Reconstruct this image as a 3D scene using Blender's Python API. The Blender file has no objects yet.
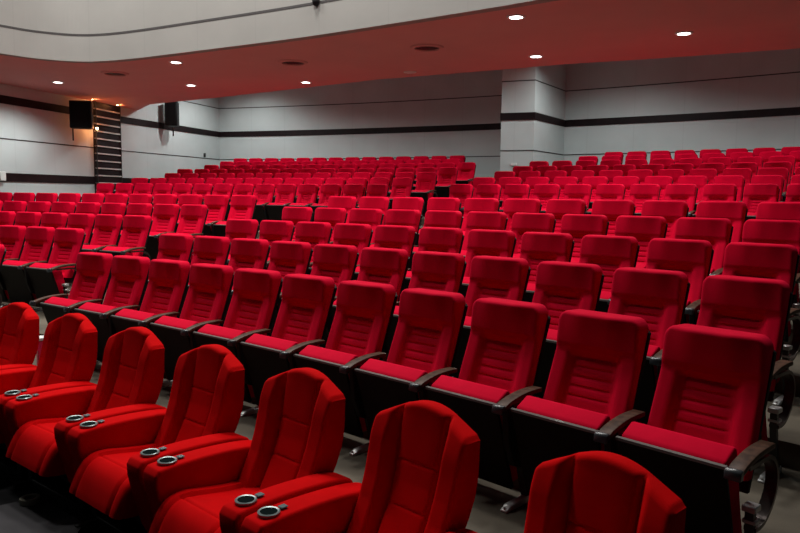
import bpy, bmesh, math, random
from mathutils import Vector, Matrix
random.seed(7)
C = bpy.context.scene.collection
EYE = 1.87                      # eye height above the front floor

# ------------------------------------------------------------------ camera
f_px = 725.465
yaw, pitch, roll = math.radians(44.9584), math.radians(5.6419), math.radians(0.5875)
fw = Vector((-math.sin(yaw)*math.cos(pitch), math.cos(yaw)*math.cos(pitch), -math.sin(pitch)))
rt0 = Vector((math.cos(yaw), math.sin(yaw), 0)); up0 = rt0.cross(fw)
rt = rt0*math.cos(roll) + up0*math.sin(roll); up = up0*math.cos(roll) - rt0*math.sin(roll)
cd = bpy.data.cameras.new('camera'); cam = bpy.data.objects.new('camera', cd); C.objects.link(cam)
cd.sensor_width = 36; cd.lens = f_px*36/800; cd.clip_start = 0.02; cd.clip_end = 200
cam.matrix_world = Matrix(((rt.x, up.x, -fw.x, 0), (rt.y, up.y, -fw.y, 0), (rt.z, up.z, -fw.z, EYE), (0, 0, 0, 1)))
bpy.context.scene.camera = cam

# ------------------------------------------------------------------ world, house lights, exposure
w = bpy.data.worlds.new('world'); bpy.context.scene.world = w; w.use_nodes = True
w.node_tree.nodes['Background'].inputs[0].default_value = (0.75, 0.85, 1.0, 1)
w.node_tree.nodes['Background'].inputs[1].default_value = 0.015
vs = bpy.context.scene.view_settings
vs.view_transform = 'Standard'; vs.look = 'None'; vs.gamma = 1; vs.use_curve_mapping = False; vs.exposure = 0.0
HOUSE = 178          # watts of each big ceiling lamp over the open hall
for (x, y) in ((-13.4, 2.4), (-11.2, 4.4), (-8.2, 5.2), (-5.6, 3.4), (-3.6, 5.8), (-9.0, 1.3)):
    ld = bpy.data.lights.new('house_light', 'AREA'); ld.shape = 'DISK'; ld.size = 0.9; ld.energy = HOUSE
    ld.color = (1.0, 0.97, 0.93); ld.spread = math.radians(150)
    lo = bpy.data.objects.new('house_light', ld); C.objects.link(lo); lo.location = (x, y, 8.6)

# ------------------------------------------------------------------ fitted seating geometry
XC, R0, CY = -2.01227, 23.81435, -23.81435
ROW_Y = {1: 3.189, 2: 4.167, 3: 5.178, 4: 6.193, 5: 7.182, 6: 10.899, 7: 11.914, 8: 12.932, 9: 13.953, 10: 14.959, 11: 15.967, 12: 16.978}
ROW_T = {1: -.570, 2: -.435, 3: -.301, 4: -.167, 5: -.030, 6: .206, 7: .356, 8: .506, 9: .649, 10: .803, 11: .950, 12: 1.094}
ROW_F = {r: ROW_T[r] - .98 + EYE for r in ROW_T}
def arc(s, Y, z=0.0):
    R = Y + R0; th = s/R
    return Vector((XC + R*math.sin(th), CY + R*math.cos(th), z)), th
def polar(th, Y, z=0.0):
    R = Y + R0
    return Vector((XC + R*math.sin(th), CY + R*math.cos(th), z))
def ray(x, y): return fw + rt*((x-400)/f_px) + up*((266.5-y)/f_px)
def on_z(x, y, z):                     # photograph pixel -> point of the level z
    r = ray(x, y); t = (z-EYE)/r.z
    return Vector((r.x*t, r.y*t, z))
def on_wall(x, y, a, d):
    n = Vector((math.sin(math.radians(a)), math.cos(math.radians(a)), 0)); r = ray(x, y); t = d/r.dot(n)
    return Vector((r.x*t, r.y*t, r.z*t+EYE))
WL, WL0 = (-117.2, 13.3), (-120.6, 12.2)

# ------------------------------------------------------------------ materials
def mat(name, col, rough=.6, metal=0, spec=.5, sheen=0, sheen_tint=None, bump=0, bscale=400, var=0, vscale=6, emit=None, estr=0, coat=0):
    m = bpy.data.materials.new(name); m.use_nodes = True; nt = m.node_tree; b = nt.nodes['Principled BSDF']
    b.inputs['Base Color'].default_value = (*col, 1); b.inputs['Roughness'].default_value = rough
    b.inputs['Metallic'].default_value = metal; b.inputs['Specular IOR Level'].default_value = spec
    if sheen:
        b.inputs['Sheen Weight'].default_value = sheen; b.inputs['Sheen Roughness'].default_value = .45
        b.inputs['Sheen Tint'].default_value = (*(sheen_tint or col), 1)
    if coat: b.inputs['Coat Weight'].default_value = coat; b.inputs['Coat Roughness'].default_value = .15
    tc = nt.nodes.new('ShaderNodeTexCoord')
    if bump:
        n = nt.nodes.new('ShaderNodeTexNoise'); n.inputs['Scale'].default_value = bscale; n.inputs['Detail'].default_value = 2
        nt.links.new(tc.outputs['Object'], n.inputs['Vector'])
        bp = nt.nodes.new('ShaderNodeBump'); bp.inputs['Strength'].default_value = bump; bp.inputs['Distance'].default_value = .002
        nt.links.new(n.outputs['Fac'], bp.inputs['Height']); nt.links.new(bp.outputs['Normal'], b.inputs['Normal'])
    if var:
        n = nt.nodes.new('ShaderNodeTexNoise'); n.inputs['Scale'].default_value = vscale; n.inputs['Detail'].default_value = 5
        nt.links.new(tc.outputs['Object'], n.inputs['Vector'])
        r = nt.nodes.new('ShaderNodeValToRGB'); r.color_ramp.elements[0].position = .3; r.color_ramp.elements[1].position = .7
        r.color_ramp.elements[0].color = (*[c*(1-var) for c in col], 1); r.color_ramp.elements[1].color = (*[min(1, c*(1+var)) for c in col], 1)
        nt.links.new(n.outputs['Fac'], r.inputs['Fac']); nt.links.new(r.outputs['Color'], b.inputs['Base Color'])
    if emit:
        b.inputs['Emission Color'].default_value = (*emit, 1); b.inputs['Emission Strength'].default_value = estr
    return m
M = {
 'red': mat('crimson_fabric', (.60, .0, .024), .85, spec=.06, sheen=.16, sheen_tint=(1, .03, .13), bump=.25, bscale=500, var=.06, vscale=9),
 'red2': mat('scarlet_velvet', (.52, .0, .001), .9, spec=.05, sheen=.02, sheen_tint=(1, .02, .01), bump=.25, bscale=500, var=.08, vscale=7),
 'black': mat('black_plastic', (.006, .006, .007), .55, spec=.2, var=.1),
 'shell': mat('black_shell', (.005, .005, .006), .6, spec=.15, var=.1),
 'panel': mat('dark_stained_plywood', (.006, .0035, .003), .55, spec=.15, var=.4, vscale=14),
 'trim': mat('panel_edge_trim', (.11, .10, .095), .4, metal=.3, var=.1),
 'wood': mat('dark_walnut', (.065, .032, .020), .5, spec=.18, var=.5, vscale=30),
 'cap': mat('grey_black_cap', (.03, .034, .038), .3, var=.1),
 'steel': mat('cast_aluminium', (.50, .51, .50), .4, metal=.5, var=.15, vscale=20),
 'chrome': mat('chrome', (.7, .7, .7), .12, metal=1, var=.05),
 'bow': mat('dark_bronze_metal', (.06, .045, .04), .3, metal=.6, var=.2),
 'lens': mat('lamp_lens', (1, 1, 1), .4, emit=(1, .98, .95), estr=14),
 'warm': mat('warm_bulb', (1, .8, .5), .4, emit=(1, .62, .28), estr=40),
 'white': mat('white_plastic', (.75, .75, .73), .5, var=.03),
 'dark': mat('dark_metal', (.03, .03, .03), .4, metal=.4, var=.1),
 'band': mat('dark_wood_band', (.012, .006, .007), .5, spec=.2, var=.35, vscale=5),
 'groove': mat('dark_groove', (.05, .045, .045), .8, var=.1),
 'satin': mat('satin_silver_strip', (.80, .78, .75), .35, metal=.35, var=.08, vscale=15),
 'ring': mat('brushed_ring', (.22, .28, .28), .35, metal=.6, var=.05),
 'cupdark': mat('cup_hollow_shade', (.004, .009, .009), .95, spec=.02, var=.1),
 'teal': mat('switch_plate', (.08, .13, .14), .3, var=.1),
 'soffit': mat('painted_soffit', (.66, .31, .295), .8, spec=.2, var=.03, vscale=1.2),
 'greymat': mat('grey_mat', (.014, .012, .015), .85, bump=.2, var=.12, vscale=8),
 'floor0': None, 'wall': None,
}
def wall_mat(name, col, seam=True):
    m = bpy.data.materials.new(name); m.use_nodes = True; nt = m.node_tree; b = nt.nodes['Principled BSDF']
    b.inputs['Roughness'].default_value = .75; b.inputs['Specular IOR Level'].default_value = .25
    uv = nt.nodes.new('ShaderNodeUVMap'); uv.uv_map = 'UVMap'
    sp = nt.nodes.new('ShaderNodeSeparateXYZ'); nt.links.new(uv.outputs['UV'], sp.inputs[0])
    def mth(op, a, bb, clamp=False):
        n = nt.nodes.new('ShaderNodeMath'); n.operation = op; n.use_clamp = clamp
        for i, q in enumerate((a, bb)):
            if isinstance(q, (int, float)): n.inputs[i].default_value = q
            elif q is not None: nt.links.new(q, n.inputs[i])
        return n.outputs[0]
    fr = mth('FRACT', mth('DIVIDE', sp.outputs[0], 1.22), None)
    d = mth('MULTIPLY', mth('ABSOLUTE', mth('SUBTRACT', fr, .5), None), 1.22)
    line = mth('LESS_THAN', mth('SUBTRACT', .61, d), .012)
    line = mth('MULTIPLY', line, .07)
    nz = nt.nodes.new('ShaderNodeTexNoise'); nz.inputs['Scale'].default_value = 1.3; nz.inputs['Detail'].default_value = 6
    nt.links.new(uv.outputs['UV'], nz.inputs['Vector'])
    cr = nt.nodes.new('ShaderNodeValToRGB'); cr.color_ramp.elements[0].position = .25; cr.color_ramp.elements[1].position = .75
    cr.color_ramp.elements[0].color = (*[c*.93 for c in col], 1); cr.color_ramp.elements[1].color = (*[c*1.05 for c in col], 1)
    nt.links.new(nz.outputs['Fac'], cr.inputs['Fac'])
    mx = nt.nodes.new('ShaderNodeMixRGB'); mx.inputs[2].default_value = (.12, .12, .12, 1)
    nt.links.new(line, mx.inputs[0]); nt.links.new(cr.outputs['Color'], mx.inputs[1]); nt.links.new(mx.outputs[0], b.inputs['Base Color'])
    # fine perforated acoustic board grain
    n2 = nt.nodes.new('ShaderNodeTexNoise'); n2.inputs['Scale'].default_value = 60; nt.links.new(uv.outputs['UV'], n2.inputs['Vector'])
    bp = nt.nodes.new('ShaderNodeBump'); bp.inputs['Strength'].default_value = .15; bp.inputs['Distance'].default_value = .004
    nt.links.new(n2.outputs['Fac'], bp.inputs['Height']); nt.links.new(bp.outputs['Normal'], b.inputs['Normal'])
    return m
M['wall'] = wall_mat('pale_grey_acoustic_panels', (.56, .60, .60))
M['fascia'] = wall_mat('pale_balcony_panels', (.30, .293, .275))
def floor_mat():
    m = mat('worn_brown_floor', (.098, .082, .060), .85, spec=.3, var=.28, vscale=2.5, bump=.3, bscale=120)
    return m
M['floor'] = floor_mat()
M['carpet'] = mat('black_carpet', (.008, .008, .009), .9, spec=.1, var=.3, vscale=20, bump=.3)
M['beige'] = mat('beige_tape', (.22, .20, .14), .6, var=.1)
M['paper'] = mat('glossy_red_paper', (.85, .02, .10), .5, var=.05)

# ------------------------------------------------------------------ helpers
def link_mesh(name, bm, m, parent=None, smooth=True, angle=40):
    me = bpy.data.meshes.new(name); bmesh.ops.recalc_face_normals(bm, faces=bm.faces)
    bm.to_mesh(me); bm.free()
    for mm in (m if isinstance(m, (list, tuple)) else [m]): me.materials.append(mm)
    if smooth:
        for p in me.polygons: p.use_smooth = True
        me.set_sharp_from_angle(angle=math.radians(angle))
    o = bpy.data.objects.new(name, me); C.objects.link(o)
    if parent: o.parent = parent
    return o
def tag(o, label=None, cat=None, group=None, kind=None):
    if label: o['label'] = label
    if cat: o['category'] = cat
    if group: o['group'] = group
    if kind: o['kind'] = kind
    return o
def empty(name, loc=(0, 0, 0), rz=0):
    o = bpy.data.objects.new(name, None); C.objects.link(o); o.location = loc; o.rotation_euler = (0, 0, rz)
    o.empty_display_size = .1
    return o
def bevel(bm, w, seg=2, ang=30):
    bmesh.ops.recalc_face_normals(bm, faces=bm.faces)
    es = [e for e in bm.edges if len(e.link_faces) == 2 and e.calc_face_angle(0) > math.radians(ang)]
    bmesh.ops.bevel(bm, geom=es, offset=w, segments=seg, profile=.5, affect='EDGES', clamp_overlap=True)
def prism_x(poly, x0, x1, bm=None):
    """closed outline of (y,z) swept from x0 to x1"""
    own = bm or bmesh.new()
    a = [own.verts.new((x0, y, z)) for y, z in poly]; b = [own.verts.new((x1, y, z)) for y, z in poly]
    own.faces.new(a); own.faces.new(list(reversed(b)))
    for i in range(len(poly)):
        j = (i+1) % len(poly); own.faces.new((a[i], a[j], b[j], b[i]))
    return own
def prism_z(poly, z0, z1, bm=None):
    own = bm or bmesh.new()
    a = [own.verts.new((x, y, z0)) for x, y in poly]; b = [own.verts.new((x, y, z1)) for x, y in poly]
    own.faces.new(a); own.faces.new(list(reversed(b)))
    for i in range(len(poly)):
        j = (i+1) % len(poly); own.faces.new((a[i], a[j], b[j], b[i]))
    return own
def box(x0, x1, y0, y1, z0, z1, bm=None): return prism_z([(x0, y0), (x1, y0), (x1, y1), (x0, y1)], z0, z1, bm)
def smooth_path(pts, n=4):
    out = []
    for i in range(len(pts)-1):
        p0 = pts[max(0, i-1)]; p1 = pts[i]; p2 = pts[i+1]; p3 = pts[min(len(pts)-1, i+2)]
        for k in range(n):
            t = k/n
            out.append(tuple(.5*((2*b)+(-a+c)*t+(2*a-5*b+4*c-d)*t*t+(-a+3*b-3*c+d)*t**3) for a, b, c, d in zip(p0, p1, p2, p3)))
    out.append(tuple(pts[-1])); return out
def ribbon_x(path, x0, x1, th, bm=None):
    """a flat bar of width x0..x1 and thickness th that follows a (y,z) path"""
    n = len(path); up_, dn = [], []
    for i in range(n):
        a = path[max(0, i-1)]; b = path[min(n-1, i+1)]; dy, dz = b[0]-a[0], b[1]-a[1]; l = math.hypot(dy, dz) or 1
        ny, nz = -dz/l*th/2, dy/l*th/2
        up_.append((path[i][0]+ny, path[i][1]+nz)); dn.append((path[i][0]-ny, path[i][1]-nz))
    own = bm or bmesh.new()
    rows = [[own.verts.new((x, *q)) for x, q in ((x0, u), (x1, u), (x1, d), (x0, d))] for u, d in zip(up_, dn)]
    for i in range(n-1):
        for k in range(4): own.faces.new((rows[i][k], rows[i][(k+1) % 4], rows[i+1][(k+1) % 4], rows[i+1][k]))
    own.faces.new(rows[0]); own.faces.new(list(reversed(rows[-1])))
    return own
def lathe(prof, seg=24, bm=None, mats=None, c=(0, 0)):
    own = bm or bmesh.new(); rings = []
    for r, z in prof:
        rings.append([own.verts.new((c[0]+r*math.cos(2*math.pi*k/seg), c[1]+r*math.sin(2*math.pi*k/seg), z)) for k in range(seg)] if r > 1e-6 else [own.verts.new((c[0], c[1], z))])
    for i in range(len(rings)-1):
        A, B = rings[i], rings[i+1]
        for k in range(seg):
            l = (k+1) % seg
            if len(A) == 1 and len(B) == 1: continue
            if len(A) == 1: fc = own.faces.new((A[0], B[k], B[l]))
            elif len(B) == 1: fc = own.faces.new((A[k], A[l], B[0]))
            else: fc = own.faces.new((A[k], A[l], B[l], B[k]))
            if mats: fc.material_index = mats[i]
    return own
def pad(nu, nv, front, back, bm=None):
    """closed cushion: front(u,v) and back(u,v) give points, u,v in 0..1"""
    own = bm or bmesh.new()
    us = [i/nu for i in range(nu+1)]; vs_ = [j/nv for j in range(nv+1)]
    F = [[own.verts.new(front(u, v)) for u in us] for v in vs_]
    B = [[own.verts.new(back(u, v)) for u in us] for v in vs_]
    for j in range(nv):
        for i in range(nu):
            own.faces.new((F[j][i], F[j][i+1], F[j+1][i+1], F[j+1][i]))
            own.faces.new((B[j][i], B[j+1][i], B[j+1][i+1], B[j][i+1]))
    for i in range(nu):
        own.faces.new((F[0][i+1], F[0][i], B[0][i], B[0][i+1])); own.faces.new((F[nv][i], F[nv][i+1], B[nv][i+1], B[nv][i]))
    for j in range(nv):
        own.faces.new((F[j][0], F[j+1][0], B[j+1][0], B[j][0])); own.faces.new((F[j+1][nu], F[j][nu], B[j][nu], B[j+1][nu]))
    return own
def ss(a, b, x):
    t = max(0, min(1, (x-a)/(b-a))); return t*t*(3-2*t)
def clus(u):                        # samples gather at both ends
    return .5-.5*math.cos(math.pi*u)*(.55+.45) if False else (u + .5*(.5-.5*math.cos(math.pi*u)))/1.5

# ================================================================== SETTING
def left_limit(Y):
    """angle at which the ring of radius Y meets the side walls"""
    lo = -1.0
    for k in range(2000):
        th = -.02 - k*.0006; p = polar(th, Y)
        q = p
        for (a, d) in ((WL0,) if q.y < 8.0 else (WL,)):
            n = (math.sin(math.radians(a)), math.cos(math.radians(a)))
            if q.x*n[0]+q.y*n[1] >= d: return th
    return lo
TH_R = .20
steps = [(-4.0, 0.0), (2.05, 0.0), (2.5, 0.0), (2.5, ROW_F[1])]
for r in range(2, 6): steps += [(ROW_Y[r]-1.07, ROW_F[r-1]), (ROW_Y[r]-1.07, ROW_F[r])]
steps += [(7.13, ROW_F[5]), (7.13, .98), (9.83, .98), (9.83, ROW_F[6])]
for r in range(7, 13): steps += [(ROW_Y[r]-1.07, ROW_F[r-1]), (ROW_Y[r]-1.07, ROW_F[r])]
steps += [(18.02, ROW_F[12])]
bm = bmesh.new(); NS = 40; prev = None
for (Y, z) in steps:
    tl = left_limit(Y)
    row = [bm.verts.new(polar(tl+(TH_R-tl)*k/NS, Y, z)) for k in range(NS+1)]
    if prev:
        for k in range(NS):
            fc = bm.faces.new((prev[k], prev[k+1], row[k+1], row[k]))
            if Y == 2.05: fc.material_index = 1
    prev = row
link_mesh('floor', bm, [M['floor'], M['carpet']], smooth=False)['kind'] = 'structure'

def strip_wall(name, pts, z0, z1, m, depth=(0, 0), kind='structure', off=0.0, thick=.12, closed=False):
    """vertical wall through plan points (the given side faces the hall), with thickness away from it"""
    bm = bmesh.new(); uvl = bm.loops.layers.uv.new('UVMap'); n = len(pts); fr, bk = [], []
    for i in range(n):
        a = Vector(pts[max(0, i-1)][:2]); b = Vector(pts[min(n-1, i+1)][:2]); t = (b-a).normalized(); nn = Vector((-t.y, t.x))
        p = Vector(pts[i][:2]); fr.append(p-nn*off); bk.append(p+nn*thick)
    L = [0]
    for i in range(1, n): L.append(L[-1]+(fr[i]-fr[i-1]).length)
    V = [[bm.verts.new((p.x, p.y, z)) for z in (z0, z1)] for p in fr]; W = [[bm.verts.new((p.x, p.y, z)) for z in (z0, z1)] for p in bk]
    def face(vs, uvs):
        f = bm.faces.new(vs)
        for l, q in zip(f.loops, uvs): l[uvl].uv = q
    for i in range(n-1):
        face((V[i][0], V[i+1][0], V[i+1][1], V[i][1]), ((L[i], z0), (L[i+1], z0), (L[i+1], z1), (L[i], z1)))
        face((W[i+1][0], W[i][0], W[i][1], W[i+1][1]), ((L[i], z0), (L[i+1], z0), (L[i+1], z1), (L[i], z1)))
        face((V[i][1], V[i+1][1], W[i+1][1], W[i][1]), ((0, 0), (1, 0), (1, 1), (0, 1)))
        face((V[i+1][0], V[i][0], W[i][0], W[i+1][0]), ((0, 0), (1, 0), (1, 1), (0, 1)))
    for i in (0, n-1): face((V[i][0], V[i][1], W[i][1], W[i][0]), ((0, 0), (1, 0), (1, 1), (0, 1)))
    o = link_mesh(name, bm, m, smooth=False)
    if kind: o['kind'] = kind
    return o
Z = lambda z: z + EYE
corner = on_wall(218, 130, *WL)
th_corner = math.atan2(corner.x-XC, corner.y-CY)
TOP = Z(3.75)
back_pts = [polar(th_corner+(TH_R-th_corner)*k/48, 18.0) for k in range(49)]
strip_wall('wall_back', back_pts, 1.5, TOP, M['wall'])
pL_a = on_wall(118, 130, *WL); pL_b = polar(th_corner, 18.0)
strip_wall('wall_left', [pL_a, pL_b], .8, TOP, M['wall'])
p0_b = on_wall(93, 130, *WL0)
def l0(y): return Vector((-(12.2+.50904*y)/.86074, y, 0))
p0_a = l0(-3.0)
strip_wall('wall_side', [p0_a, p0_b], 0, TOP, M['wall'])
trim_no = [0]
def trim(pts, z0, z1, m=None, off=.02):
    trim_no[0] += 1
    return strip_wall('trim_%d' % trim_no[0], pts, z0, z1, m or M['band'], off=off, thick=.01)
BT, BB, J1, J2 = Z(2.035), Z(1.86), Z(1.115), Z(2.80)
for pts in (back_pts, [pL_a, pL_b], [p0_a, p0_b]):
    trim(pts, BB, BT)
    trim(pts, J1-.013, J1+.013, M['groove'], .006)
for pts in (back_pts, [pL_a, pL_b]): trim(pts, J2-.013, J2+.013, M['groove'], .006)
for pts in ([pL_a, pL_b], [p0_a, p0_b]): trim(pts, Z(.20), Z(.385))
# the pier that stands out of the back wall
A = Vector((-11.14, 14.65, 0)); B = Vector((-10.38, 14.97, 0))
Bk = polar(math.atan2(-10.85-XC, 17.05-CY), 18.02); Ak = polar(math.atan2(-12.3-XC, 16.75-CY), 18.02)
pier = [Ak, A, B, Bk]
bm = bmesh.new(); uvl = bm.loops.layers.uv.new('UVMap')
vb = [bm.verts.new((p.x, p.y, 1.5)) for p in pier]; vt = [bm.verts.new((p.x, p.y, TOP)) for p in pier]
Lp = [0, 2.1, 2.93, 5.05]
for i in range(3):
    fc = bm.faces.new((vb[i], vb[i+1], vt[i+1], vt[i]))
    for l, q in zip(fc.loops, ((Lp[i], 0), (Lp[i+1], 0), (Lp[i+1], 4), (Lp[i], 4))): l[uvl].uv = q
bm.faces.new(vt); bm.faces.new(vb); bm.faces.new((vb[3], vb[0], vt[0], vt[3]))
o = link_mesh('wall_pier', bm, M['wall'], smooth=False); o['kind'] = 'structure'
def pier_trim(z0, z1, m, e):
    trim_no[0] += 1
    c = (A+B+Ak+Bk)/4; pp = []
    q = [(p-c) for p in pier]
    tx = (B-A).normalized(); fy = Vector((tx.y, -tx.x, 0))      # out towards the hall
    P = [Ak-tx*e, A-tx*e+fy*e, B+tx*e+fy*e, Bk+tx*e]
    bm = prism_z([(p.x, p.y) for p in P], z0, z1)
    o = link_mesh('trim_%d' % trim_no[0], bm, m, smooth=False); o['kind'] = 'structure'
pier_trim(BB, BT, M['band'], .02); pier_trim(J1-.013, J1+.013, M['groove'], .006); pier_trim(J2-.013, J2+.013, M['groove'], .006)

# balcony: soffit (level), its curved front parapet and the higher ceiling strip behind it
SZ = Z(2.28)
front_px = [(-13.46, 4.01), (-13.5, 4.5), (-13.38, 4.96), (-13.2, 5.25), (-12.93, 5.46), (-12.55, 5.64), (-11.91, 5.85), (-10.72, 6.17), (-8.8, 6.66), (-7.05, 6.99), (-5.78, 7.2), (-5.04, 7.3), (-3.3, 7.5), (-1.0, 7.65), (1.5, 7.65)]
front_curve = smooth_path([(-13.0, .6), (-13.3, 2.0), (-13.42, 3.2)] + front_px, 5)
rear = [on_z(*p, SZ) for p in ((150, 104.3), (218, 97.5), (300, 88.3), (380, 79.3), (450, 73.8), (501, 69.7), (565, 64.2), (650, 59), (800, 48.3))]
rear = [(p.x, p.y) for p in rear]
wallside = [(l0(y).x+.0, y) for y in (-.5, 3.0, 5.1)] + [(p0_b.x, p0_b.y), (pL_a.x, pL_a.y)]
d = (Vector(rear[-1])-Vector(rear[-2])).normalized()
rear_ext = [tuple(Vector(rear[-1])+d*k) for k in (3, 6.5)]
wl_hit = on_wall(138, 105, *WL)
poly = [tuple(p) for p in front_curve] + list(reversed(rear_ext)) + list(reversed(rear)) + [(wl_hit.x, wl_hit.y)] + list(reversed(wallside))
link_mesh('ceiling', prism_z(poly, SZ, SZ+.35), M['soffit'], smooth=False)['kind'] = 'structure'
# upper ceiling strip (out of sight behind the soffit edge) and the balcony body above
up_poly = [tuple(p) for p in front_curve] + [(4.5, 17.5), (3.0, 18.2)] + [(p.x, p.y) for p in reversed(back_pts)] + list(reversed(wallside))
link_mesh('ceiling', prism_z(up_poly, TOP, TOP+.12), M['white'], smooth=False)['kind'] = 'structure'
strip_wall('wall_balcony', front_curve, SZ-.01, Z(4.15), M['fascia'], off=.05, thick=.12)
# pale lip under the parapet and the dark joint across it
trim(front_curve, Z(2.70), Z(2.735), M['groove'], .055)
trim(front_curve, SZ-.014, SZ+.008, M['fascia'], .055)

# ================================================================== STANDARD CHAIR
OY = .22        # the chair's own origin lies this far in front of its row line
def std_back():
    H0, H1, W0, W1, rc = .42, .981, .234, .221, .058
    def halfw(z):
        w_ = W0 + (W1-W0)*(z-H0)/(H1-H0)
        if z > H1-rc: w_ -= rc - math.sqrt(max(0, rc*rc-(z-(H1-rc))**2))
        return w_
    def base(z): return -.198+(z-.42)*.385
    def relief(x, z):
        ax = abs(x); y = 0
        inner = 1-ss(.115-.03*(z-.5), .165-.03*(z-.5), ax)
        mid = ss(.44, .47, z)*(1-ss(.755, .80, z))
        y += .030*inner*mid                                     # recessed centre between the bolsters
        hd = ss(.775, .83, z)
        y -= hd*(.016 + .44*max(0, z-.80))*(1-.35*ss(.06, .22, ax))      # head roll hangs forward
        if ax < .15:
            for zg in (.575, .620, .665, .710, .755):
                y += .010*math.exp(-((z-zg)/.0055)**2)*(1-ss(.085, .12, ax))
        return y
    er = .020
    def front(u, v):
        z = H0+(H1-H0)*(1-(1-v)**1.25); hw = halfw(z); s = 2*u-1
        s = math.copysign(1-(1-abs(s))**1.35, s); x = hw*s
        dside = (hw-abs(x)); dt = H1-z
        def rl(dd): return 0 if dd > er else er-math.sqrt(max(0, er*er-(er-dd)**2))
        return (x, OY+base(z)+relief(x, z)+min(er*1.3, math.hypot(rl(dside), rl(dt)*1.1)), z)
    def back(u, v):
        z = H0+(H1-H0)*(1-(1-v)**1.25); hw = halfw(z)-.004; s = 2*u-1
        s = math.copysign(1-(1-abs(s))**1.35, s)
        return (hw*s, OY+base(z)+.060-.015*ss(.9, .985, z), z-.003)
    return pad(30, 96, front, back)
def std_shell():
    H0, H1, W, rc = .36, .950, .228, .055
    def hw(z):
        w_ = W
        if z > H1-rc: w_ -= rc-math.sqrt(max(0, rc*rc-(z-(H1-rc))**2))
        return w_
    f_ = lambda off: (lambda u, v: ((2*u-1)*hw(H0+(H1-H0)*v), OY-.198+(H0+(H1-H0)*v-.42)*.385+off, H0+(H1-H0)*v))
    return pad(8, 14, f_(.054), f_(.076))
def std_cushion():
    poly = [(-.392, .515), (-.378, .545), (-.300, .585), (-.278, .578), (-.262, .52), (-.205, .30), (-.150, .12), (-.175, .095), (-.243, .085)]
    bm = prism_x([(y+OY, z) for y, z in poly], -.222, .222); bevel(bm, .012, 3, 25); return bm
def std_panel():
    poly = [(-.408, .530), (-.392, .532), (-.240, .072), (-.262, .062)]
    bm = prism_x([(y+OY, z) for y, z in poly], -.232, .232); bevel(bm, .003, 1, 40); return bm
def std_ptrim():
    bm = prism_x([(y+OY, z) for y, z in ((-.412, .524), (-.410, .535), (-.394, .538), (-.392, .528))], -.233, .233); return bm
ARM_TOP = smooth_path([(-.125, .584), (-.20, .586), (-.28, .583), (-.36, .571), (-.42, .555), (-.458, .534)], 4)
ARM_BOT = smooth_path([(-.455, .515), (-.42, .530), (-.35, .550), (-.25, .560), (-.125, .562)], 4)
def std_arm(sx):
    bm = prism_x([(y+OY, z) for y, z in ARM_TOP+ARM_BOT], sx*.28-.030, sx*.28+.030); bevel(bm, .006, 2, 50); return bm
def std_cap(sx):
    bm = prism_x([(y+OY, z) for y, z in ((-.470, .512), (-.466, .545), (-.452, .556), (-.436, .548), (-.440, .512))], sx*.28-.032, sx*.28+.032); bevel(bm, .004, 1, 40); return bm
BOW = smooth_path([(-.36, .535), (-.27, .535), (-.18, .535), (-.115, .515), (-.07, .465), (-.058, .405), (-.08, .345), (-.13, .295), (-.19, .265), (-.265, .262)], 3)
LEG = smooth_path([(-.268, .36), (-.266, .27), (-.25, .178), (-.222, .08), (-.195, .012)], 3)
def std_bow(sx):
    bm = ribbon_x([(y+OY, z) for y, z in BOW], sx*.28-.024, sx*.28+.024, .017)
    return bm
def std_leg(sx): return ribbon_x([(y+OY, z) for y, z in LEG], sx*.28-.017, sx*.28+.017, .026)
def std_bracket(sx):
    bm = box(sx*.28-.027, sx*.28+.027, OY-.292, OY-.232, .335, .362)
    box(sx*.28-.027, sx*.28+.027, OY-.282, OY-.235, .285, .303, bm); bevel(bm, .004, 1, 40); return bm
def std_foot(sx):
    bm = prism_x([(y+OY, z) for y, z in ((-.395, 0), (-.395, .012), (-.375, .016), (-.36, .030), (-.20, .036), (-.17, .034), (-.17, 0))], sx*.28-.021, sx*.28+.021)
    bevel(bm, .004, 1, 40); return bm
def std_bolt(sx):
    return lathe([(0, .024), (.006, .024), (.007, .013), (.007, .006)], 10, c=(sx*.28, OY-.384))
def std_side(sx):  # added black plate that stands for the shade in the gap between seats
    bm = prism_x([(y+OY, z) for y, z in ((-.405, .535), (-.13, .535), (-.095, .40), (-.12, .26), (-.20, .17), (-.33, .22), (-.385, .34))], sx*.28-.019, sx*.28+.019)
    bevel(bm, .004, 1, 40); return bm
def add_support(root, sx, side=True):
    a = link_mesh('armrest', std_arm(sx), M['wood'], root); link_mesh('end_cap', std_cap(sx), M['cap'], a)
    b_ = link_mesh('arm_bracket', std_bow(sx), M['bow'], root); link_mesh('joint_plate', std_bracket(sx), M['steel'], b_)
    l_ = link_mesh('leg', std_leg(sx), M['dark'], root); ft = link_mesh('foot', std_foot(sx), M['steel'], l_)
    link_mesh('bolt', std_bolt(sx), M['steel'], l_)
    if side: link_mesh('gap_shade_plate', std_side(sx), M['black'], root)
me_back, me_shell, me_cush, me_panel, me_ptrim = [None]*5
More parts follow.
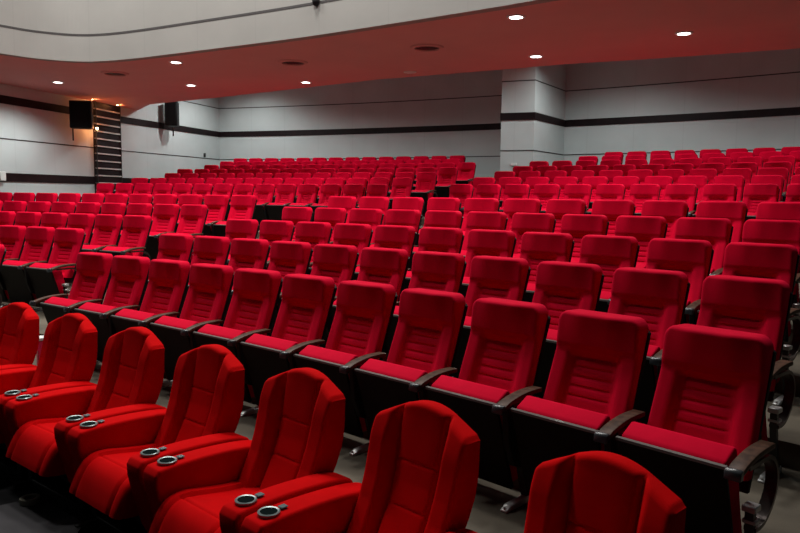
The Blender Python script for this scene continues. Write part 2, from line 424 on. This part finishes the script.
def make_chair(variant):
    t = empty('auditorium_chair')
    for nm, fn, m in (('backrest', std_back, 'red'), ('back_shell', std_shell, 'shell'), ('seat_cushion', std_cushion, 'red'), ('seat_panel', std_panel, 'panel')):
        key = 'mesh_'+nm
        if key in shared: o = bpy.data.objects.new(nm, shared[key]); C.objects.link(o); o.parent = t
        else: o = link_mesh(nm, fn(), M[m], t); shared[key] = o.data
        if nm == 'seat_panel':
            if 'ptrim' in shared: q = bpy.data.objects.new('edge_strip', shared['ptrim']); C.objects.link(q); q.parent = o
            else: q = link_mesh('edge_strip', std_ptrim(), M['trim'], o); shared['ptrim'] = q.data
    if variant == 'inner': add_support(t, 1)
    if variant == 'first': add_support(t, -1, False); add_support(t, 1)
    if variant == 'last': add_support(t, 1, False)
    return t
shared = {}
protos = {v: make_chair(v) for v in ('inner', 'first', 'last')}
used = set()
def copy_tree(o, parent=None):
    c = o.copy(); C.objects.link(c); c.parent = parent
    for ch in o.children: copy_tree(ch, c)
    return c
ORD = ['', 'first', 'second', 'third', 'fourth', 'fifth', 'sixth', 'seventh', 'eighth', 'ninth', 'tenth', 'eleventh', 'twelfth', 'thirteenth', 'fourteenth', 'fifteenth']
def ordn(k): return ORD[k]
row_word = {1: 'front row', 2: 'second row', 3: 'third row', 4: 'fourth row', 5: 'last row before the cross aisle', 6: 'first row behind the cross aisle', 7: 'second row behind the cross aisle',
            8: 'third row behind the cross aisle', 9: 'fourth row from the back', 10: 'third row from the back', 11: 'second row from the back', 12: 'back row'}
SEATS = []   # row, block, s of first, count
for r, s, n in ((1, -4.81, 11), (2, -5.05, 11), (3, -5.32, 11), (4, -5.57, 11), (5, -5.81, 11), (6, -6.70, 11), (7, -6.96, 11), (8, -7.21, 11), (9, -7.47, 11), (10, -7.72, 11), (11, -7.11, 9), (12, -7.02, 9)):
    SEATS.append((r, 'C', s, n))
for r, last, n in ((1, -6.67, 1), (2, -6.93, 3), (3, -7.21, 6), (4, -7.49, 9), (5, -7.71, 11), (6, -8.56, 14), (7, -8.84, 14), (8, -9.07, 14), (9, -9.32, 15), (10, -9.58, 15), (11, -10.72, 14), (12, -11.33, 14)):
    SEATS.append((r, 'L', last-.56*(n-1), n))
for r, blk, s0, n in SEATS:
    for i in range(n):
        s = s0+.56*i
        p, th = arc(s, ROW_Y[r], ROW_F[r])
        base = polar(th, ROW_Y[r]-OY, ROW_F[r])
        v = 'first' if (i == 0 and blk == 'C') else ('last' if i == n-1 else 'inner')
        if v not in used: o = protos[v]; used.add(v)
        else: o = copy_tree(protos[v])
        o.location = base; o.rotation_euler = (0, 0, -th)
        if blk == 'C':
            lab = 'red folding chair, %s from the left aisle, %s, centre block' % (ordn(i+1), row_word[r])
            grp = 'red chairs of the centre block'
        else:
            lab = 'red folding chair, %s from the aisle, %s, left block' % (ordn(n-i), row_word[r])
            grp = 'red chairs of the left block'
        tag(o, lab, 'chair', grp)

# ================================================================== RECLINERS
YR, S0R, PR = 2.217, -4.1996, .8312
OR = .35
def rec_back():
    zb = .36
    def top(x):
        ax = abs(x)
        if ax < .13: return 0.985-.055*(ax/.13)**2*.5
        return 0.985-.0275-(ax-.13)*.47-.012*ss(.245, .266, ax)
    def hwid(t):                # half width against height fraction
        return .246+.020*ss(.0, .85, t)
    def xy(u, v):
        s = 2*u-1; s = math.copysign(1-(1-abs(s))**1.3, s)
        vv = 1-(1-v)**1.2
        hw = hwid(vv); x = hw*s; z = zb+(top(x)-zb)*vv
        return x, z, hw, s
    BP = ((.30, -.25), (.36, -.212), (.45, -.158), (.555, -.103), (.65, -.067), (.74, -.042), (.85, -.018), (.93, -.002), (1.05, .014))
    def base(z):
        for (a, ya), (b, yb) in zip(BP, BP[1:]):
            if z <= b: return ya+(yb-ya)*(z-a)/(b-a)
        return BP[-1][1]
    er = .022
    def rl(dd): return 0 if dd > er else er-math.sqrt(max(0, er*er-(er-dd)**2))
    def front(u, v):
        x, z, hw, s = xy(u, v); ax = abs(x)
        seam = .120+.014*ss(.35, 1.0, z)                              # wings taper in towards the seat
        y = base(z)
        y += .024*math.exp(-((ax-seam)/.009)**2)*(1-ss(.985, 1.0, z))
        y -= (.038*(1-ss(.80, 1.0, z))+.014)*ss(seam, seam+.045, ax)      # wings stand forward
        y -= .012*(1-(ax/seam)**4) if ax < seam else 0                # padded centre
        if ax < seam:
            for zg in (.735, .555): y += .006*math.exp(-((z-zg)/.0045)**2)
        y += math.hypot(rl(hw-ax), rl(top(x)-z))*1.0
        return (x, OR+y, z)
    def back(u, v):
        x, z, hw, s = xy(u, v)
        return (x*.985, OR+base(z)+.105-.045*ss(.6, .95, z), z-.004)
    return pad(60, 100, front, back)
def rec_seat():
    # cushion with raised rim and a front that flares out downwards
    hw0 = .262
    path = smooth_path([(-.735, .262), (-.722, .30), (-.690, .365), (-.652, .415), (-.60, .442), (-.53, .446), (-.42, .428), (-.30, .410), (-.15, .400)], 4)
    n = len(path)-1
    def fr(u, v):
        k = v*n; i = min(int(k), n-1); t = k-i
        y = path[i][0]*(1-t)+path[i+1][0]*t; z = path[i][1]*(1-t)+path[i+1][1]*t
        s = 2*u-1; s = math.copysign(1-(1-abs(s))**1.3, s); x = hw0*s; ax = abs(x)
        # normal of the path
        dy = path[i+1][0]-path[i][0]; dz = path[i+1][1]-path[i][1]; l = math.hypot(dy, dz); ny, nz = -dz/l, dy/l
        dsd = hw0-ax; h = 0
        h -= .010*ss(.17, .19, 0) if False else 0
        g = .012*math.exp(-((ax-.185)/.008)**2)
        ridge = -.012*(1-ss(.178, .20, ax))*ss(-.60, -.66+.12, y)
        h += ridge - g
        er = .03; h -= 0 if dsd > er else er-math.sqrt(max(0, er*er-(er-dsd)**2))
        gy = -.010*math.exp(-((y+.585)/.008)**2)*(1 if ax < .185 else 0)
        h += gy
        return (x, OR+y+ny*h, z+nz*h)
    def bk(u, v):
        k = v*n; i = min(int(k), n-1); t = k-i
        y = path[i][0]*(1-t)+path[i+1][0]*t
        s = 2*u-1; s = math.copysign(1-(1-abs(s))**1.3, s)
        return (hw0*s, OR+max(y, -.715)+.03, .255-.03*v)
    return pad(30, n*2, fr, bk)
def rec_arm(sx):
    top = smooth_path([(-.672, .533), (-.656, .556), (-.63, .567), (-.50, .573), (-.35, .572), (-.20, .563), (-.09, .550), (-.02, .528), (.0, .49)], 3)
    poly = top+[(.0, .12), (-.56, .12), (-.60, .20), (-.645, .36), (-.670, .48)]
    bm = prism_x([(y+OR, z) for y, z in poly], sx*.325-.066, sx*.325+.066); bevel(bm, .019, 4, 50)
    return bm
def rec_base():
    bm = box(-.25, .25, OR-.50, OR-.02, .10, .25); box(-.36, .36, OR-.56, OR-.50, .0, .05, bm); box(-.36, .36, OR-.10, OR-.04, .0, .05, bm)
    box(-.36, -.30, OR-.56, OR-.04, .0, .13, bm); box(.30, .36, OR-.56, OR-.04, .0, .13, bm); bevel(bm, .006, 1, 40); return bm
def make_recliner():
    t = empty('recliner_armchair')
    link_mesh('backrest', rec_back(), M['red2'], t)
    link_mesh('seat_cushion', rec_seat(), M['red2'], t)
    link_mesh('base_frame', rec_base(), M['black'], t)
    for sx in (-1, 1):
        a = link_mesh('armrest', rec_arm(sx), M['red2'], t)
        cx, cy, cz = sx*.325, OR-.575, .5785
        bm = lathe([(.046, cz-.008), (.047, cz+.003), (.043, cz+.006), (.036, cz+.004), (.0355, cz+.0015), (0, cz+.0015)], 28, mats=[0, 0, 0, 1, 1], c=(cx, cy))  # no real hollow: the shade inside the cup is a flat dark disc
        link_mesh('cup_holder', bm, [M['ring'], M['cupdark']], a)
        bm = box(cx-.016, cx+.016, cy+.052, cy+.088, cz, cz+.006); bevel(bm, .003, 1, 40)
        link_mesh('control_switch', bm, M['teal'], a)
    return t
rp = make_recliner()
rl = ['cut by the left edge of the photo', 'second from the left edge of the photo', 'third from the left edge of the photo', 'middle one of the seven in front', 'third from the right end of the front line', 'second from the right end of the front line', 'nearest, only its upper backrest in view']
for i in range(7):
    o = rp if i == 0 else copy_tree(rp)
    th = (S0R+PR*i+(.03 if i == 6 else 0))/(YR+R0)
    o.location = polar(th, YR-OR, 0.0); o.rotation_euler = (0, 0, -th)
    tag(o, 'red velvet recliner with cup holders, '+rl[i], 'recliner', 'front line of red recliners')

# ================================================================== SMALL THINGS
# slatted decorative column at the left wall with small warm lamps
q0 = on_wall(93, 130, *WL0); q1 = on_wall(118, 130, *WL)
ax_ = (q1-q0); ax_.z = 0; wid = ax_.length; ang = math.atan2(ax_.y, ax_.x)
t = empty('slatted_column', (q0.x, q0.y, ROW_F[5]), ang)
tag(t, 'tall dark slatted column with pale metal strips on the left wall', 'column')
zb = ROW_F[5]
hh = SZ-zb
o = link_mesh('backing_panel', box(0, wid, -.03, .5, 0, hh), M['band'], t, smooth=False)
k = 0; z = .10
while z < hh-.05:
    link_mesh('metal_strip', box(.0, wid, -.085, -.03, z, z+.030), M['satin'], t, smooth=False)
    if z+.05 < hh-.16: link_mesh('dark_board', box(.03, wid-.03, -.065, -.03, z+.035, z+.150), M['band'], t, smooth=False)
    z += .187
for xx in (0, wid-.03): link_mesh('side_rail', box(xx, xx+.03, -.09, -.03, 0, hh), M['dark'], t, smooth=False)
def warm(x, y, e, lab, a_d=WL0, out=.14):
    n = Vector((math.sin(math.radians(a_d[0])), math.cos(math.radians(a_d[0])), 0)); p = on_wall(x, y, a_d[0], a_d[1]-out)
    t = empty('accent_lamp', p); tag(t, lab, 'lamp', 'warm lamps on the slatted column')
    link_mesh('bulb', lathe([(0, -.03), (.02, -.022), (.03, 0), (.02, .022), (0, .03)], 12), M['warm'], t)
    link_mesh('socket', box(-.02, .02, -.02, .02, .028, .05), M['dark'], t)
    br = link_mesh('bracket', box(0, out+.02, -.008, .008, .05, .062), M['dark'], t); br.rotation_euler = (0, 0, math.atan2(n.y, n.x))
    ld = bpy.data.lights.new('bulb_light', 'POINT'); ld.energy = e; ld.color = (1, .32, .10); ld.shadow_soft_size = .04
    lo = bpy.data.objects.new('bulb_light', ld); C.objects.link(lo); lo.parent = t; lo.location = (.10*-n.x, .10*-n.y, -.02)
warm(97, 128.5, 7, 'bright orange lamp glowing beside the left black loudspeaker', out=.22)
warm(92.5, 98.5, 5, 'small warm lamp where the slatted column meets the soffit, left side', out=.22)
warm(117.5, 104.5, 4, 'small warm lamp at the top right corner of the slatted column', a_d=WL, out=.22)

def speaker(px, py, wpx, hpx, a_d, lab, out, tilt, rod):
    p = on_wall(px, py, a_d[0], a_d[1]-out); n = Vector((math.sin(math.radians(a_d[0])), math.cos(math.radians(a_d[0])), 0))
    dist = p.length; sc = (p-Vector((0, 0, EYE))).dot(fw)/f_px
    c = p; W_, H_ = wpx*sc*.93, hpx*sc
    t = empty('wall_loudspeaker', c, math.atan2(fw.y, fw.x)-math.pi/2+tilt); tag(t, lab, 'loudspeaker')
    bm = box(-W_/2, W_/2, -.16, .16, -H_/2, H_/2); bevel(bm, .02, 2, 40); cb = link_mesh('cabinet', bm, M['black'], t)
    bm = box(-W_/2+.03, W_/2-.03, -.172, -.158, -H_/2+.03, H_/2-.03); bevel(bm, .006, 1, 40); link_mesh('grille', bm, M['shell'], cb)
    bm = box(-.03, .03, .12, out+.02, -.03, .03)
    box(rod-.015, rod+.015, .1, .13, -H_/2-.28, -H_/2+.2, bm); link_mesh('mounting_bracket', bm, M['dark'], t)
speaker(81.5, 115, 22, 27, WL0, 'large black loudspeaker on the left wall beside the slatted column', .42, .25, -.22)
speaker(172, 114, 13, 24, WL, 'narrow black loudspeaker over the dark band near the far corner', .3, .1, 0)
# little plates
def plate(px, py, a_d, w_, h_, m, name, lab, cat):
    p = on_wall(px, py, *a_d); n = Vector((math.sin(math.radians(a_d[0])), math.cos(math.radians(a_d[0])), 0))
    bm = box(-w_/2, w_/2, -.05, .0, -h_/2, h_/2); bevel(bm, .008, 1, 40)
    o = link_mesh(name, bm, m); o.location = p; o.rotation_euler = (0, 0, -math.radians(a_d[0])); tag(o, lab, cat)
plate(1.5, 176, (WL0[0], WL0[1]-.03), .16, .2, M['white'], 'wall_sign', 'small white plate on the dark band at the left photo edge', 'sign')
plate(204, 155, WL, .07, .12, M['dark'], 'wall_switch', 'tiny dark switch on the pale wall near the far corner', 'switch')
# white plate low on the pier
tx = (B-A).normalized()
o = link_mesh('wall_socket', box(-.07, .07, -.03, 0, -.03, .03), M['white']); pc = A+tx*.35; o.location = (pc.x, pc.y, Z(.78)); o.rotation_euler = (0, 0, math.atan2(tx.y, tx.x)); tag(o, 'small white socket low on the pier above the seats', 'socket')
# dome camera on the parapet
cp = Vector((-8.42, 6.72, 0)); 
r_ = ray(316, 2); tt = math.hypot(-8.45, 6.62)/math.hypot(r_.x, r_.y); pd = Vector((r_.x*tt, r_.y*tt, r_.z*tt+EYE))
t = empty('dome_camera', pd); tag(t, 'small black dome camera on the pale balcony front', 'camera')
link_mesh('dome', lathe([(0, -.055), (.03, -.048), (.048, -.028), (.055, 0)], 20), M['black'], t)
link_mesh('mount', lathe([(.055, 0), (.058, .03), (.04, .05), (0, .05)], 20), M['dark'], t)
link_mesh('bracket', box(-.02, .02, 0, .16, .03, .05), M['dark'], t)

# downlights and vents in the soffit
def downlight(x, y, z, e, lab, vis=True, blend=.6, cone=150, on=True, rad=.085):
    t = empty('downlight', (x, y, z)); tag(t, lab, 'ceiling light', 'round downlights under the balcony' if vis else 'downlights in the strip behind the soffit')
    link_mesh('trim_ring', lathe([(rad*1.45, 0), (rad*1.4, -.012), (rad*1.05, -.016), (rad, -.004), (rad*1.2, .0)], 24), M['white'], t)
    link_mesh('lens', lathe([(0, -.006), (rad*.99, -.006), (rad*.99, -.001)], 24), M['lens'] if on else M['white'], t)
    if e:
        ld = bpy.data.lights.new('downlight_beam', 'SPOT'); ld.energy = e; ld.spot_size = math.radians(cone); ld.spot_blend = blend
        ld.shadow_soft_size = .07; ld.color = (.93, 1.0, .98)
        lo = bpy.data.objects.new('downlight_beam', ld); C.objects.link(lo); lo.parent = t; lo.location = (0, 0, -.04)
DL = 200
for (px, py, lab) in ((58, 82, 'lit downlight above the left dark band, leftmost in the soffit'), (176, 62, 'lit downlight near the parapet, upper one of the left pair'),
                      (191, 85, 'lit downlight nearer the far corner, lower one of the left pair'), (306, 82, 'lit downlight close to the soffit rear edge, right of the left pair'),
                      (516, 16.5, 'lit downlight close to the parapet, upper one of the middle pair'), (536, 56, 'lit downlight straight above the pale pier'),
                      (684, 33, 'lit downlight on the right, rightmost in the soffit')):
    p = on_z(px, py, SZ); downlight(p.x, p.y, SZ, DL, lab)
p = on_z(410, 72, SZ+.0); downlight(p.x, p.y, SZ, 0, 'unlit downlight near the soffit rear edge left of the pier', on=False)
hid = [(-.452, 16.4, 'left far corner'), (-.44, 15.0, 'tenth left row'), (-.37, 14.2, 'left block middle'), (-.28, 13.6, 'left aisle'), (-.17, 15.2, 'right side of the pier'), (-.11, 13.6, 'centre block middle'), (-.03, 13.8, 'centre block right half'), (.06, 14.2, 'right end')]
for k, (th, Y, wd) in enumerate(hid):
    p = polar(th, Y, TOP); downlight(p.x, p.y, TOP, 130 if k == 0 else 250, 'downlight in the raised ceiling behind the soffit, over the '+wd, vis=False)
for px, py, lab in ((115, 73, 'faint round vent in the soffit left of the downlight pair'), (293, 62, 'round dark vent in the soffit above the far corner lamp'), (427, 47, 'round dark vent in the middle of the soffit')):
    p = on_z(px, py, SZ); t = empty('ceiling_vent', p); tag(t, lab, 'vent')
    link_mesh('vent_ring', lathe([(.26, 0), (.25, -.02), (.20, -.03), (.19, -.01), (.20, 0)], 28), M['soffit'], t)
    link_mesh('vent_core', lathe([(0, -.012), (.12, -.012), (.13, -.004), (.19, -.004)], 28), M['band'], t)

# floor mat and litter before the recliners
pts = [on_z(*p, 0) for p in ((-40, 545), (0, 509), (26, 503), (44, 503), (85, 527), (60, 560))]
o = link_mesh('floor_mat', prism_z([(p.x, p.y) for p in pts], 0.001, .022), M['greymat'], smooth=False); tag(o, 'dark grey mat on the floor before the left recliners', 'mat')

p = on_z(30, 506, 0.0); o = link_mesh('tape_roll', lathe([(.035, .023), (.055, .023), (.057, .04), (.055, .055), (.035, .055), (.034, .04), (.035, .023)], 24), M['beige']); o.location = p
tag(o, 'small beige roll lying on the far corner of the grey floor mat', 'roll')
a_, b_ = on_z(14, 489, 0), on_z(66, 473, 0); d_ = b_-a_
o = link_mesh('floor_rail', box(0, d_.length, -.015, .015, 0.001, .03), M['dark']); o.location = a_; o.rotation_euler = (0, 0, math.atan2(d_.y, d_.x)); tag(o, 'thin dark rail on the floor before the left recliners', 'rail')
a_, b_ = on_z(76, 531, 0), on_z(118, 516, 0); d_ = b_-a_
o = link_mesh('floor_rail', box(0, d_.length, -.015, .015, 0.001, .03), M['dark']); o.location = a_; o.rotation_euler = (0, 0, math.atan2(d_.y, d_.x)); tag(o, 'thin dark rail on the floor at the right corner of the grey mat', 'rail')
# red and white paper bag in the aisle behind the recliners
r_ = ray(41.5, 336.5); lo_, hi_ = 2.0, 30.0
for _ in range(60):
    t_ = (lo_+hi_)/2; R_ = math.hypot(r_.x*t_-XC, r_.y*t_-CY)-R0
    if R_ < 2.66: lo_ = t_
    else: hi_ = t_
top_ = r_.z*lo_+EYE-ROW_F[1]
t = empty('paper_bag', (r_.x*lo_, r_.y*lo_, ROW_F[1]), -.2); tag(t, 'bright red paper bag with a white rim in the aisle behind the recliners', 'bag')
bm = box(-.06, .06, -.04, .04, 0.001, top_-.03); bevel(bm, .006, 1, 40); link_mesh('bag_body', bm, M['paper'], t)
bm = box(-.062, .062, -.042, .042, top_-.03, top_); bevel(bm, .006, 1, 40); link_mesh('rim', bm, M['white'], t)
